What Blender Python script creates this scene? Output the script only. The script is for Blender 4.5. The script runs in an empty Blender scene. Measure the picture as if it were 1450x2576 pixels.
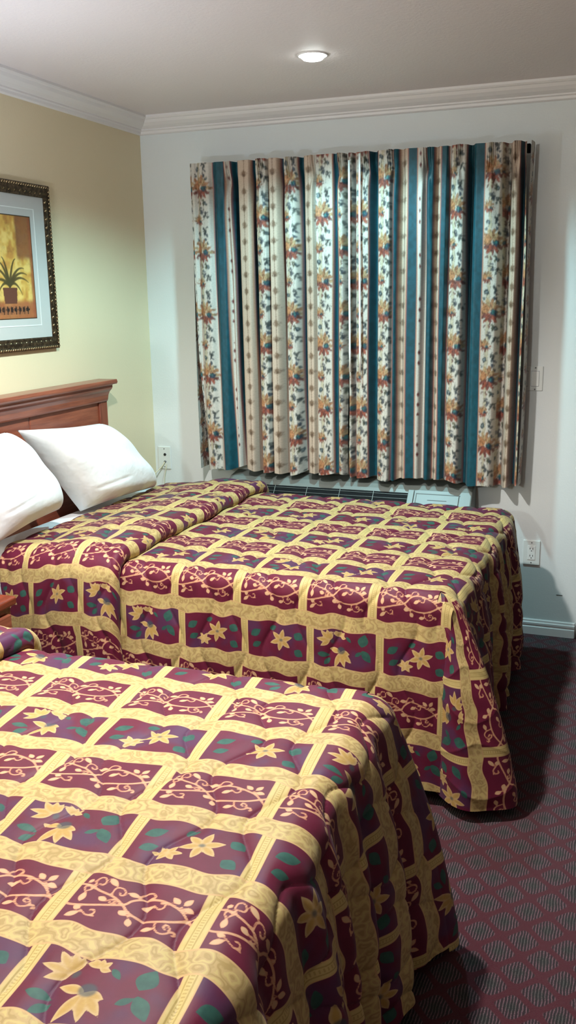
import bpy, bmesh, math, random
import numpy as np
from mathutils import Matrix, Vector
random.seed(7)
RNG = np.random.default_rng(11)
SC = bpy.context.scene
COL = SC.collection
PI = math.pi
H = 2.44                      # ceiling height

# ------------------------------------------------------------------ helpers
def link(o, parent=None):
    COL.objects.link(o)
    if parent is not None:
        o.parent = parent
    return o

def tag(o, label=None, cat=None, group=None, kind=None):
    if label: o['label'] = label
    if cat: o['category'] = cat
    if group: o['group'] = group
    if kind: o['kind'] = kind
    return o

def empty(name, loc, rz=0.0):
    o = bpy.data.objects.new(name, None)
    o.empty_display_size = 0.1
    o.location = loc
    o.rotation_euler = (0, 0, rz)
    COL.objects.link(o)
    return o

def np_mesh(name, verts, quads, mat, parent=None, attrs=None, uv=None, smooth=True, colors=None):
    verts = np.ascontiguousarray(verts, dtype=np.float32)
    quads = np.ascontiguousarray(quads, dtype=np.int32)
    me = bpy.data.meshes.new(name)
    n, m = len(verts), len(quads)
    me.vertices.add(n); me.vertices.foreach_set('co', verts.ravel())
    me.loops.add(m * 4); me.loops.foreach_set('vertex_index', quads.ravel())
    me.polygons.add(m)
    me.polygons.foreach_set('loop_start', np.arange(0, m * 4, 4, dtype=np.int32))
    me.polygons.foreach_set('loop_total', np.full(m, 4, dtype=np.int32))
    me.update(calc_edges=True)
    me.polygons.foreach_set('use_smooth', np.full(m, smooth, dtype=bool))
    for k, v in (attrs or {}).items():
        a = me.attributes.new(k, 'FLOAT', 'POINT')
        a.data.foreach_set('value', np.ascontiguousarray(v, dtype=np.float32).ravel())
    if uv is not None:
        a = me.attributes.new('cloth_uv', 'FLOAT_VECTOR', 'POINT')
        u3 = np.zeros((n, 3), np.float32); u3[:, :2] = uv
        a.data.foreach_set('vector', u3.ravel())
    if colors is not None:
        a = me.attributes.new('print', 'FLOAT_COLOR', 'POINT')
        c4 = np.ones((n, 4), np.float32); c4[:, :3] = colors
        a.data.foreach_set('color', c4.ravel())
    me.validate()
    me.materials.append(mat)
    return link(bpy.data.objects.new(name, me), parent)

def grid_quads(nu, nv, mask=None):
    i, j = np.meshgrid(np.arange(nu - 1), np.arange(nv - 1), indexing='ij')
    a = i * nv + j
    q = np.stack([a, a + nv, a + nv + 1, a + 1], -1).reshape(-1, 4)
    if mask is not None:
        q = q[mask.reshape(-1)]
    return q

def bm_obj(name, bm, mat, parent=None, smooth=False, bevel=0.0, seg=2):
    bmesh.ops.recalc_face_normals(bm, faces=bm.faces)
    me = bpy.data.meshes.new(name)
    bm.to_mesh(me); bm.free()
    for m in (mat if isinstance(mat, (list, tuple)) else [mat]):
        me.materials.append(m)
    if smooth:
        me.polygons.foreach_set('use_smooth', np.full(len(me.polygons), True))
    o = link(bpy.data.objects.new(name, me), parent)
    if bevel > 0:
        b = o.modifiers.new('bevel', 'BEVEL')
        b.width = bevel; b.segments = seg; b.limit_method = 'ANGLE'
        b.angle_limit = math.radians(40)
    return o

def add_box(bm, lo, hi):
    v = [bm.verts.new((x, y, z)) for x in (lo[0], hi[0]) for y in (lo[1], hi[1]) for z in (lo[2], hi[2])]
    for f in ((0, 1, 3, 2), (4, 6, 7, 5), (0, 4, 5, 1), (2, 3, 7, 6), (0, 2, 6, 4), (1, 5, 7, 3)):
        bm.faces.new([v[k] for k in f])
    return v

def box(name, lo, hi, mat, parent=None, bevel=0.0, seg=2):
    bm = bmesh.new(); add_box(bm, lo, hi)
    return bm_obj(name, bm, mat, parent, bevel=bevel, seg=seg)

def add_prism(bm, prof, axis, a0, a1):
    """prof: list of 2-D points; extruded along axis 'x' (points are y,z), 'y' (x,z) or 'z' (x,y)."""
    def P(p, a):
        return {'x': (a, p[0], p[1]), 'y': (p[0], a, p[1]), 'z': (p[0], p[1], a)}[axis]
    A = [bm.verts.new(P(p, a0)) for p in prof]
    B = [bm.verts.new(P(p, a1)) for p in prof]
    n = len(prof)
    for i in range(n):
        bm.faces.new((A[i], A[(i + 1) % n], B[(i + 1) % n], B[i]))
    bm.faces.new(A[::-1]); bm.faces.new(B)

def add_lathe(bm, prof, c, seg=48, flip=False):
    rings = []
    for r, z in prof:
        if r < 1e-6:
            rings.append([bm.verts.new((c[0], c[1], c[2] + z))])
        else:
            rings.append([bm.verts.new((c[0] + r * math.cos(2 * PI * k / seg), c[1] + r * math.sin(2 * PI * k / seg), c[2] + z)) for k in range(seg)])
    for a, b in zip(rings[:-1], rings[1:]):
        for k in range(seg):
            k2 = (k + 1) % seg
            if len(a) == 1 and len(b) == 1: continue
            if len(a) == 1: bm.faces.new((a[0], b[k], b[k2]))
            elif len(b) == 1: bm.faces.new((a[k], a[k2], b[0]))
            else: bm.faces.new((a[k], a[k2], b[k2], b[k]))

def tube(name, pts, r, mat, parent=None, seg=10):
    P = [Vector(p) for p in pts]
    if len(P) > 2:                                       # round the path off
        Q = []
        X = [P[0] * 2 - P[1]] + P + [P[-1] * 2 - P[-2]]
        for i in range(1, len(X) - 2):
            for k in range(5):
                t = k / 5; a, b, c, d = X[i - 1], X[i], X[i + 1], X[i + 2]
                Q.append(0.5 * (2 * b + (c - a) * t + (2 * a - 5 * b + 4 * c - d) * t * t + (3 * b - a - 3 * c + d) * t ** 3))
        P = Q + [P[-1]]
    bm = bmesh.new(); rings = []
    up = Vector((0.31, 0.2, 0.93))
    for i, p in enumerate(P):
        d = (P[min(i + 1, len(P) - 1)] - P[max(i - 1, 0)]).normalized()
        n1 = d.cross(up).normalized(); n2 = d.cross(n1)
        rings.append([bm.verts.new(p + r * (math.cos(2 * PI * k / seg) * n1 + math.sin(2 * PI * k / seg) * n2)) for k in range(seg)])
    for a, b in zip(rings[:-1], rings[1:]):
        for k in range(seg): bm.faces.new((a[k], a[(k + 1) % seg], b[(k + 1) % seg], b[k]))
    bm.faces.new(rings[0][::-1]); bm.faces.new(rings[-1])
    return bm_obj(name, bm, mat, parent, smooth=True)

# ------------------------------------------------------------------ materials
class G:
    """Tiny node-graph builder."""
    def __init__(s, name):
        s.m = bpy.data.materials.new(name); s.m.use_nodes = True
        s.t = s.m.node_tree; s.t.nodes.clear()
        s.out = s.t.nodes.new('ShaderNodeOutputMaterial')
        s.b = s.t.nodes.new('ShaderNodeBsdfPrincipled')
        s.t.links.new(s.b.outputs[0], s.out.inputs[0])
    def put(s, sock, v):
        if isinstance(v, bpy.types.NodeSocket): s.t.links.new(v, sock)
        elif isinstance(v, (tuple, list)) and sock.type == 'RGBA' and len(v) == 3: sock.default_value = (*v, 1)
        else: sock.default_value = v
    def n(s, typ, outs=0, ins=None, **kw):
        nd = s.t.nodes.new(typ)
        for k, v in kw.items(): setattr(nd, k, v)
        for k, v in (ins or {}).items(): s.put(nd.inputs[k], v)
        return nd.outputs[outs]
    def math(s, op, a, b=None, c=None, clamp=False):
        ins = {0: a}
        if b is not None: ins[1] = b
        if c is not None: ins[2] = c
        return s.n('ShaderNodeMath', 0, ins, operation=op, use_clamp=clamp)
    def mix(s, f, a, b, blend='MIX'):
        nd = s.t.nodes.new('ShaderNodeMix'); nd.data_type = 'RGBA'; nd.blend_type = blend
        s.put(nd.inputs[0], f); s.put(nd.inputs[6], a); s.put(nd.inputs[7], b)
        return nd.outputs[2]
    def step(s, x, lo, hi, a=0.0, b=1.0):
        return s.n('ShaderNodeMapRange', 0, {0: x, 1: lo, 2: hi, 3: a, 4: b}, interpolation_type='SMOOTHSTEP')
    def attr(s, name, out=2):
        return s.n('ShaderNodeAttribute', out, attribute_name=name)
    def obj(s): return s.n('ShaderNodeTexCoord', 3)
    def pos(s): return s.n('ShaderNodeNewGeometry', 0)
    def noise(s, v, scale, detail=2.0, rough=0.5, out=0):
        return s.n('ShaderNodeTexNoise', out, {'Vector': v, 'Scale': scale, 'Detail': detail, 'Roughness': rough})
    def bump(s, h, strength, dist):
        nd = s.n('ShaderNodeBump', 0, {'Strength': strength, 'Distance': dist, 'Height': h})
        s.t.links.new(nd, s.b.inputs['Normal'])
    def fin(s, color=None, rough=None, **kw):
        if color is not None: s.put(s.b.inputs['Base Color'], color)
        if rough is not None: s.put(s.b.inputs['Roughness'], rough)
        for k, v in kw.items(): s.put(s.b.inputs[k.replace('_', ' ')], v)
        return s.m

def srgb(r, g, b):
    f = lambda c: (c / 255) / 12.92 if c / 255 <= 0.04045 else ((c / 255 + 0.055) / 1.055) ** 2.4
    return (f(r), f(g), f(b))

def paint(name, col, rough=0.55, bump=0.25, scale=160.0, dist=0.0012, mottle=0.04):
    g = G(name); p = g.pos()
    n = g.noise(p, scale, 3.0, 0.55)
    big = g.noise(p, 2.3, 2.0)
    c = g.mix(g.math('MULTIPLY', big, mottle * 2), col, tuple(x * 0.8 for x in col))
    g.bump(n, bump, dist)
    return g.fin(c, rough)

def plain(name, col, rough=0.45, metal=0.0, spec=0.5, noise=0.04):
    g = G(name); n = g.noise(g.obj(), 35.0, 2.0)
    c = g.mix(g.math('MULTIPLY', n, noise * 4), col, tuple(x * 0.75 for x in col))
    return g.fin(c, rough, Metallic=metal, Specular_IOR_Level=spec)

M = {}
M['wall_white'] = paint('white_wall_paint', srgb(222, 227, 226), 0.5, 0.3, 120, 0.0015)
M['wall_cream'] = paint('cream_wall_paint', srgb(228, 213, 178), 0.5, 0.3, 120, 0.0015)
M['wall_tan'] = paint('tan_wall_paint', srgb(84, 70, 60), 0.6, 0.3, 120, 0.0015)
M['ceiling'] = paint('ceiling_paint', srgb(232, 223, 222), 0.6, 0.5, 90, 0.002)
M['trim'] = paint('trim_paint', srgb(234, 230, 228), 0.35, 0.05, 80, 0.0008)
M['plate'] = plain('plate_plastic', srgb(222, 226, 222), 0.3)
M['plate_lip'] = plain('rocker_plastic', srgb(232, 234, 230), 0.25)
M['hole'] = plain('dark_slot', srgb(30, 30, 32), 0.6)
M['pillow'] = None
M['ac'] = plain('beige_appliance_plastic', srgb(114, 121, 117), 0.4)
M['ac_dark'] = plain('dark_grille', srgb(12, 15, 17), 0.7, 0.0, 0.15)
M['ac_gap'] = plain('appliance_seam', srgb(84, 92, 92), 0.6)
M['brown_dark'] = plain('dark_brown_door', srgb(46, 34, 30), 0.45)
M['brass'] = plain('aged_brass', srgb(150, 120, 70), 0.35, 1.0)
M['cord'] = plain('cream_cord', srgb(216, 210, 180), 0.5)
M['wand'] = plain('clear_white_wand', srgb(238, 240, 238), 0.25)
M['metal'] = plain('grey_metal', srgb(120, 120, 122), 0.4, 0.9)
M['fabric_beige'] = plain('mattress_ticking', srgb(214, 212, 204), 0.8)
M['boxspring'] = plain('box_spring_cloth', srgb(120, 116, 112), 0.85)
M['glass_dark'] = plain('night_window_glass', srgb(10, 13, 20), 0.06)
M['shade'] = plain('lamp_shade_cloth', srgb(232, 222, 200), 0.7)

def wood(name, a, b, axis='Y', rough=0.32):
    g = G(name); p = g.obj()
    sc = {'Y': (26, 1.6, 26), 'Z': (26, 26, 1.6), 'X': (1.6, 26, 26)}[axis]
    mp = g.n('ShaderNodeMapping', 0, {0: p, 3: sc})
    n = g.noise(mp, 2.2, 5.0, 0.6)
    n2 = g.noise(mp, 9.0, 3.0, 0.6)
    f = g.math('ADD', g.math('MULTIPLY', n, 0.75), g.math('MULTIPLY', n2, 0.3))
    c = g.mix(g.step(f, 0.32, 0.72), a, b)
    g.bump(n2, 0.08, 0.0006)
    return g.fin(c, rough, Coat_Weight=0.25, Coat_Roughness=0.2)
M['wood'] = wood('cherry_wood', srgb(156, 88, 64), srgb(118, 60, 44))
M['wood_v'] = wood('cherry_wood_upright', srgb(148, 80, 58), srgb(110, 54, 40), 'Z')
M['wood_dark'] = wood('cherry_wood_dark', srgb(96, 34, 28), srgb(62, 20, 20))
M['ns_wood'] = wood('nightstand_wood', srgb(140, 60, 34), srgb(100, 40, 24), 'Y')

def linen():
    g = G('white_pillowcase'); p = g.obj()
    w = g.noise(p, 900, 1.0)
    big = g.noise(p, 9, 3.0, 0.6)
    h = g.math('ADD', g.math('MULTIPLY', big, 6.0), g.math('MULTIPLY', w, 0.25))
    g.bump(h, 0.35, 0.004)
    return g.fin(srgb(240, 243, 245), 0.7, Sheen_Weight=0.2)
M['pillow'] = linen()

def carpet():
    g = G('lattice_carpet'); p = g.pos()
    warp = g.noise(p, 14, 2.0, out=1)
    pw = g.n('ShaderNodeVectorMath', 0, {0: p, 1: g.n('ShaderNodeVectorMath', 0, {0: g.n('ShaderNodeVectorMath', 0, {0: warp, 1: (0.5, 0.5, 0.5)}, operation='SUBTRACT'), 1: (0.010, 0.010, 0)}, operation='MULTIPLY')}, operation='ADD')
    sp = g.t.nodes.new('ShaderNodeSeparateXYZ'); g.t.links.new(pw, sp.inputs[0])
    x, y = sp.outputs[0], sp.outputs[1]
    xs = g.math('DIVIDE', g.math('SUBTRACT', x, 2.0327), 0.1086)
    ys = g.math('DIVIDE', g.math('ADD', y, 2.0243), 0.117)
    P_ = g.math('ADD', xs, ys); Q_ = g.math('SUBTRACT', xs, ys)
    fp = g.math('SUBTRACT', P_, g.math('ROUND', P_)); fq = g.math('SUBTRACT', Q_, g.math('ROUND', Q_))
    yl = g.math('MULTIPLY', g.math('SUBTRACT', fp, fq), 0.5)
    fp = g.math('ABSOLUTE', fp); fq = g.math('ABSOLUTE', fq)
    m = g.math('POWER', g.math('ADD', g.math('POWER', fp, 7.0), g.math('POWER', fq, 7.0)), 1 / 7.0)
    m = g.math('ADD', m, g.math('MULTIPLY', g.math('MAXIMUM', g.math('SUBTRACT', g.math('ABSOLUTE', yl), 0.29), 0.0), 0.6))
    cell = g.step(m, 0.425, 0.37)
    ctr = g.step(m, 0.30, 0.06)
    dash = g.math('SINE', g.math('ADD', g.math('MULTIPLY', x, 2 * PI / 0.0074), g.math('MULTIPLY', g.noise(p, 60, 1.0), 2.2)))
    brk = g.noise(p, 300, 2.0, 0.7)
    d = g.step(g.math('ADD', dash, g.math('MULTIPLY', brk, 2.6)), 1.25, 2.5)
    fz = g.noise(p, 620, 2.0, 0.7)
    mar = g.mix(fz, srgb(116, 12, 46), srgb(70, 6, 28))
    dk = g.mix(ctr, srgb(46, 22, 34), srgb(26, 32, 30))
    lt = g.mix(ctr, srgb(156, 122, 130), srgb(112, 112, 106))
    c = g.mix(cell, mar, g.mix(d, dk, lt))
    c = g.mix(1.0, c, (0.62, 0.52, 0.55, 1), 'MULTIPLY')
    g.bump(fz, 0.8, 0.006)
    return g.fin(c, 0.95, Specular_IOR_Level=0.1, Sheen_Weight=0.15)
M['carpet'] = carpet()

def bedspread_mat():
    g = G('printed_quilted_bedspread')
    uv = g.attr('cloth_uv', 1)
    sp = g.t.nodes.new('ShaderNodeSeparateXYZ'); g.t.links.new(uv, sp.inputs[0])
    u, v = sp.outputs[0], sp.outputs[1]
    # ground
    n1 = g.noise(uv, 26, 3.0, 0.6)
    n2 = g.noise(uv, 9, 2.0)
    row = g.attr('flower_row')
    ground = g.mix(n1, srgb(132, 38, 72), srgb(101, 21, 50))
    shade = g.math('MULTIPLY', g.step(n2, 0.45, 0.62), g.math('MULTIPLY', row, 0.65))
    ground = g.mix(shade, ground, srgb(92, 62, 104))
    c = ground
    # leaves
    lf = g.attr('sd_leaf')
    leafcol = g.mix(g.noise(uv, 60, 2.0), srgb(20, 76, 76), srgb(66, 132, 112))
    c = g.mix(g.math('MULTIPLY', g.step(lf, 0.0012, -0.0008), 0.92), c, leafcol)
    # petals
    pt = g.attr('sd_petal')
    pcol = g.mix(g.step(pt, -0.0005, -0.006), srgb(244, 214, 158), srgb(226, 190, 108))
    pcol = g.mix(g.math('MULTIPLY', g.noise(uv, 150, 2.0), 0.5), pcol, srgb(190, 140, 80))
    c = g.mix(g.step(pt, 0.0008, -0.0008), c, pcol)
    cal = g.attr('sd_calyx')
    c = g.mix(g.math('MULTIPLY', g.step(cal, 0.003, -0.003), 0.75), c, srgb(70, 88, 96))
    # vines
    vn = g.attr('sd_vine')
    vcol = g.mix(g.step(vn, 0.0, -0.0022), srgb(228, 158, 124), srgb(244, 202, 158))
    c = g.mix(g.step(vn, 0.0007, -0.0007), c, vcol)
    # cross bands
    dc = g.attr('d_cross')
    hw = g.math('SUBTRACT', 0.0160, g.math('MULTIPLY', row, 0.0028))
    cm = g.step(g.math('SUBTRACT', dc, hw), 0.0008, -0.0008)
    cb = g.mix(g.noise(uv, 70, 2.0), srgb(250, 229, 160), srgb(232, 204, 130))
    edge = g.step(g.math('SUBTRACT', dc, g.math('SUBTRACT', hw, 0.0022)), -0.0006, 0.0010)
    ln = g.math('ABSOLUTE', g.math('SUBTRACT', dc, 0.0058))
    lnm = g.step(ln, 0.0017, 0.0007)
    dash = g.step(g.math('SINE', g.math('MULTIPLY', v, 2 * PI / 0.0062)), 0.0, 0.5)
    dm = g.math('MULTIPLY', dash, g.step(dc, 0.0036, 0.0026))
    cb = g.mix(g.math('MULTIPLY', lnm, 0.55), cb, srgb(176, 150, 72))
    cb = g.mix(g.math('MULTIPLY', dm, 0.45), cb, srgb(176, 150, 72))
    cb = g.mix(g.math('MULTIPLY', edge, 0.7), cb, srgb(240, 196, 140))
    c = g.mix(cm, c, cb)
    # wavy gold bands
    db = g.attr('d_band')
    bm_ = g.step(db, 0.0009, -0.0009)
    wv = g.noise(uv, 34, 1.5, 0.5, out=1)
    pw = g.n('ShaderNodeVectorMath', 0, {0: uv, 1: g.n('ShaderNodeVectorMath', 0, {0: wv, 1: (0.035, 0.035, 0)}, operation='MULTIPLY')}, operation='ADD')
    vor = g.n('ShaderNodeTexVoronoi', 0, {'Vector': pw, 'Scale': 44.0}, feature='F1')
    ring = g.math('SINE', g.math('ADD', g.math('MULTIPLY', vor, 13.0), g.math('MULTIPLY', g.noise(uv, 90, 2.0), 2.5)))
    gold = g.mix(g.noise(uv, 30, 2.0), srgb(232, 204, 146), srgb(213, 183, 122))
    gold = g.mix(g.math('MULTIPLY', g.step(ring, 0.2, 0.95), 0.45), gold, srgb(248, 232, 150))
    gold = g.mix(g.math('MULTIPLY', g.step(ring, -0.35, -0.95), 0.38), gold, srgb(164, 138, 62))
    ge = g.step(db, -0.0050, -0.0022)
    gold = g.mix(g.math('MULTIPLY', ge, 0.85), gold, srgb(240, 200, 142))
    c = g.mix(bm_, c, gold)
    # quilting thread
    st = g.attr('d_stitch')
    tm = g.step(st, 0.0009, 0.0002)
    c = g.mix(g.math('MULTIPLY', tm, 0.35), c, srgb(206, 168, 170))
    c = g.mix(1.0, c, (0.575, 0.55, 0.535, 1), 'MULTIPLY')
    weave = g.noise(uv, 900, 1.0)
    h = g.math('MULTIPLY', weave, 1.0)
    g.bump(h, 0.12, 0.0008)
    return g.fin(c, 0.52, Sheen_Weight=0.04, Specular_IOR_Level=0.2)
M['spread'] = bedspread_mat()
M['lining'] = plain('bedspread_lining', srgb(120, 90, 70), 0.8)

def curtain_mat():
    g = G('printed_striped_curtain')
    c = g.attr('print', 0)
    uv = g.attr('cloth_uv', 1)
    n = g.noise(uv, 160, 2.0)
    c = g.mix(g.math('MULTIPLY', n, 0.30), c, (0.015, 0.05, 0.075), 'MULTIPLY')
    c = g.mix(1.0, c, (0.84, 0.80, 0.80, 1), 'MULTIPLY')
    g.bump(g.noise(uv, 700, 1.0), 0.15, 0.0008)
    return g.fin(c, 0.42, Sheen_Weight=0.05, Specular_IOR_Level=0.3)
M['curtain'] = curtain_mat()

def art_mat():
    g = G('palm_print')
    c = g.attr('print', 0)
    p = g.obj()
    n = g.noise(p, 22, 4.0, 0.65)
    c = g.mix(g.math('MULTIPLY', g.step(n, 0.45, 0.75), 0.35), c, srgb(90, 50, 30))
    return g.fin(c, 0.35)
M['art'] = art_mat()
M['mat_board'] = plain('grey_mat_board', srgb(190, 192, 188), 0.7)
M['mat_line'] = plain('pale_mat_bevel', srgb(226, 230, 226), 0.6)
def frame_mat():
    g = G('antique_bronze_frame'); p = g.obj()
    n = g.noise(p, 60, 4.0, 0.7)
    c = g.mix(g.step(n, 0.4, 0.7), srgb(62, 50, 38), srgb(116, 98, 74))
    return g.fin(c, 0.32, Metallic=0.75)
M['frame'] = frame_mat()
def frame_gold():
    g = G('worn_silver_gold_beads'); p = g.obj()
    n = g.noise(p, 90, 3.0)
    c = g.mix(n, srgb(196, 176, 138), srgb(120, 96, 66))
    return g.fin(c, 0.2, Metallic=0.9)
M['frame_bead'] = frame_gold()

def glow(name, col, s):
    g = G(name)
    g.b.inputs['Emission Color'].default_value = (*col, 1)
    g.b.inputs['Emission Strength'].default_value = s
    g.m.cycles.emission_sampling = 'NONE'
    return g.fin((0.9, 0.9, 0.9), 0.4)
M['bulb'] = glow('lit_lens', (0.93, 1.0, 0.98), 22.0)
def globe_mat():
    m = bpy.data.materials.new('clear_lit_globe'); m.use_nodes = True
    t = m.node_tree; t.nodes.clear()
    o = t.nodes.new('ShaderNodeOutputMaterial'); tr_ = t.nodes.new('ShaderNodeBsdfTransparent'); e = t.nodes.new('ShaderNodeEmission')
    e.inputs[1].default_value = 3.0; a = t.nodes.new('ShaderNodeAddShader')
    t.links.new(tr_.outputs[0], a.inputs[0]); t.links.new(e.outputs[0], a.inputs[1]); t.links.new(a.outputs[0], o.inputs[0])
    m.cycles.emission_sampling = 'NONE'
    return m
M['globe'] = globe_mat()
M['lampbulb'] = glow('lit_lamp_bulb', (0.9, 0.95, 1.0), 20.0)

# ------------------------------------------------------------------ room shell
XR, YB = 3.75, -5.9            # right wall x, wall behind the camera
DX0, DX1 = 2.186, 3.10         # entrance door beside the window
def shell(name, lo, hi, mat):
    return tag(box(name, lo, hi, mat), kind='structure')
shell('floor', (-0.12, YB - 0.12, -0.1), (XR + 0.12, 0.12, 0.0), M['carpet'])
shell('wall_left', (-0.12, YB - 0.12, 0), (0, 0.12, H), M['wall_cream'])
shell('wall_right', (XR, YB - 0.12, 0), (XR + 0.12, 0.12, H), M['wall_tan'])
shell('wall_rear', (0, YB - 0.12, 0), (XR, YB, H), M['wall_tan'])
WX0, WX1, WZ0, WZ1 = 0.42, 1.80, 0.86, 2.08
bm = bmesh.new()
add_box(bm, (0, 0, 0), (WX0, 0.12, H)); add_box(bm, (WX0, 0, 0), (WX1, 0.12, WZ0)); add_box(bm, (WX0, 0, WZ1), (WX1, 0.12, H))
add_box(bm, (WX1, 0, 0), (DX0, 0.12, H)); add_box(bm, (DX0, 0, 2.06), (DX1, 0.12, H)); add_box(bm, (DX1, 0, 0), (XR, 0.12, H))
tag(bm_obj('wall_back', bm, M['wall_white']), kind='structure')
# window behind the curtains (night outside)
w = tag(empty('window_1', ((WX0 + WX1) / 2, 0.06, WZ0)), kind='structure')
bm = bmesh.new()
hw_ = (WX1 - WX0) / 2; hh_ = WZ1 - WZ0
for lo, hi in (((-hw_, -.02, 0), (-hw_ + .05, .03, hh_)), ((hw_ - .05, -.02, 0), (hw_, .03, hh_)), ((-hw_ + .05, -.02, 0), (hw_ - .05, .03, .05)), ((-hw_ + .05, -.02, hh_ - .05), (hw_ - .05, .03, hh_)), ((-.025, -.02, .05), (.025, .03, hh_ - .05))):
    add_box(bm, lo, hi)
bm_obj('window_frame', bm, M['trim'], w)
box('pane', (-hw_ + .05, .0, .05), (hw_ - .05, .006, hh_ - .05), M['glass_dark'], w)
# ceiling with round cut-outs for the recessed cans
CANS = [(1.185, -0.825), (1.22, -2.25), (1.22, -3.85)]
CR = 0.064
bm = bmesh.new()
add_box(bm, (-0.12, YB - 0.12, H), (XR + 0.12, 0.12, H + 0.1))
tag(bm_obj('ceiling', bm, M['ceiling']), kind='structure')

# crown moulding profile: (distance from wall, drop below ceiling)
CP = [(0, 0), (0.082, 0), (0.082, 0.010), (0.076, 0.016), (0.070, 0.018), (0.062, 0.030), (0.046, 0.042), (0.030, 0.049),
      (0.022, 0.052), (0.022, 0.058), (0.014, 0.062), (0.012, 0.072), (0.006, 0.076), (0, 0.077)]
def crown(name, pts_fn):
    bm = bmesh.new()
    A = [bm.verts.new(pts_fn(0, d, q)) for d, q in CP]; B = [bm.verts.new(pts_fn(1, d, q)) for d, q in CP]
    n = len(CP)
    for i in range(n): bm.faces.new((A[i], A[(i + 1) % n], B[(i + 1) % n], B[i]))
    tag(bm_obj(name, bm, M['trim']), kind='structure')
crown('trim_1', lambda e, d, q: ((d if e == 0 else XR - d), -d, H - q))
crown('trim_2', lambda e, d, q: (d, (-d if e == 0 else YB + d), H - q))
crown('trim_3', lambda e, d, q: (XR - d, (-d if e == 0 else YB + d), H - q))
crown('trim_4', lambda e, d, q: ((d if e == 0 else XR - d), YB + d, H - q))
# baseboards
BP = [(0, 0), (0.013, 0), (0.013, 0.037), (0.010, 0.040), (0.010, 0.046), (0.012, 0.049), (0.012, 0.058), (0.008, 0.062), (0.007, 0.070), (0.003, 0.073), (0, 0.073)]
def base(name, prof, axis, a0, a1):
    bm = bmesh.new(); add_prism(bm, prof, axis, a0, a1)
    tag(bm_obj(name, bm, M['trim']), kind='structure')
base('baseboard_back', [(-d, z) for d, z in BP], 'x', 0.0, 2.179)
base('baseboard_left', [(d, z) for d, z in BP], 'y', YB, -0.013)
base('baseboard_right', [(XR - d, z) for d, z in BP], 'y', YB, 0)
base('baseboard_rear', [(YB + d, z) for d, z in BP], 'x', 0.013, XR - 0.013)
# dark entrance door beside the window wall's right end
d = tag(empty('door_1', ((DX0 + DX1) / 2, 0.0, 0)), kind='structure')
dw = (DX1 - DX0) / 2
box('door_leaf', (-dw + .03, .02, .008), (dw - .03, .062, 2.03), M['brown_dark'], d, 0.003)
bm = bmesh.new()
add_box(bm, (-dw, -.014, 0), (-dw + .03, .12, 2.06)); add_box(bm, (dw - .03, -.014, 0), (dw, .12, 2.06)); add_box(bm, (-dw + .03, -.014, 2.03), (dw - .03, .12, 2.06))
bm_obj('door_frame', bm, M['brown_dark'], d)
bm = bmesh.new(); add_lathe(bm, [(0, 0), (0.024, 0), (0.028, .012), (0.026, .03), (0.012, .036), (0.012, .05), (0.03, .052), (0.03, .058)], (0, 0, 0), 24)
kn = bm_obj('door_knob', bm, M['brass'], d, True); kn.rotation_euler = (-PI / 2, 0, 0); kn.location = (-dw + .1, -.038, .95)

# ------------------------------------------------------------------ recessed ceiling lights
def can(i, x, y):
    t = empty('ceiling_light', (x, y, H))
    bm = bmesh.new()
    add_lathe(bm, [(0.044, -0.001), (0.050, -0.004), (0.056, -0.004), (0.058, 0.0)], (0, 0, 0), 64)
    bm_obj('trim_ring', bm, M['trim'], t, True)
    bm = bmesh.new()
    add_lathe(bm, [(0.0, -0.020), (0.020, -0.019), (0.036, -0.015), (0.042, -0.009), (0.044, -0.001)], (0, 0, 0), 64)
    bm_obj('lens', bm, M['bulb'], t, True)
    return t
for i, (x, y) in enumerate(CANS):
    t = can(i, x, y)
    tag(t, ['glowing white recessed downlight in the ceiling in front of the window curtains',
            'glowing recessed downlight in the ceiling above the aisle between the beds',
            'glowing recessed downlight in the ceiling behind the near bed'][i], 'ceiling light', 'recessed ceiling lights')

# ------------------------------------------------------------------ bedspread print (distance fields of the drawn motifs)
PX, PP = 0.2332, 0.3469        # print repeat along the bed, across the bed (one vine row + one flower row)
RH = PP / 2
BH, CH = 0.0262, 0.0158        # half widths of the gold bands
RES = 0.0012
def homog(src, dst):
    A = []; b = []
    for (x, y), (X, Y) in zip(src, dst):
        A += [[x, y, 1, 0, 0, 0, -X * x, -X * y], [0, 0, 0, x, y, 1, -Y * x, -Y * y]]; b += [X, Y]
    h = np.linalg.solve(np.array(A, float), np.array(b, float))
    return np.append(h, 1).reshape(3, 3)
def tr(Hm, pts):
    p = np.c_[np.array(pts, float), np.ones(len(pts))] @ Hm.T
    return p[:, :2] / p[:, 2:]
RECT = [(CH, RH / 2 - BH), (PX - CH, RH / 2 - BH), (PX - CH, -RH / 2 + BH), (CH, -RH / 2 + BH)]
def smooth_line(p, n=14):
    p = np.array(p, float)
    if len(p) < 3:
        return np.linspace(p[0], p[-1], n)
    out = []
    q = np.vstack([2 * p[0] - p[1], p, 2 * p[-1] - p[-2]])
    for i in range(1, len(q) - 2):
        for t in np.linspace(0, 1, n, endpoint=False):
            a, b, c, d_ = q[i - 1], q[i], q[i + 1], q[i + 2]
            out.append(0.5 * ((2 * b) + (c - a) * t + (2 * a - 5 * b + 4 * c - d_) * t * t + (3 * b - a - 3 * c + d_) * t ** 3))
    out.append(p[-1])
    return np.array(out)
nx_, ny_ = int(PX / RES) + 2, int(RH / RES) + 3
GX, GY = np.meshgrid(np.arange(nx_) * RES, -RH / 2 - RES + np.arange(ny_) * RES, indexing='ij')
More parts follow.
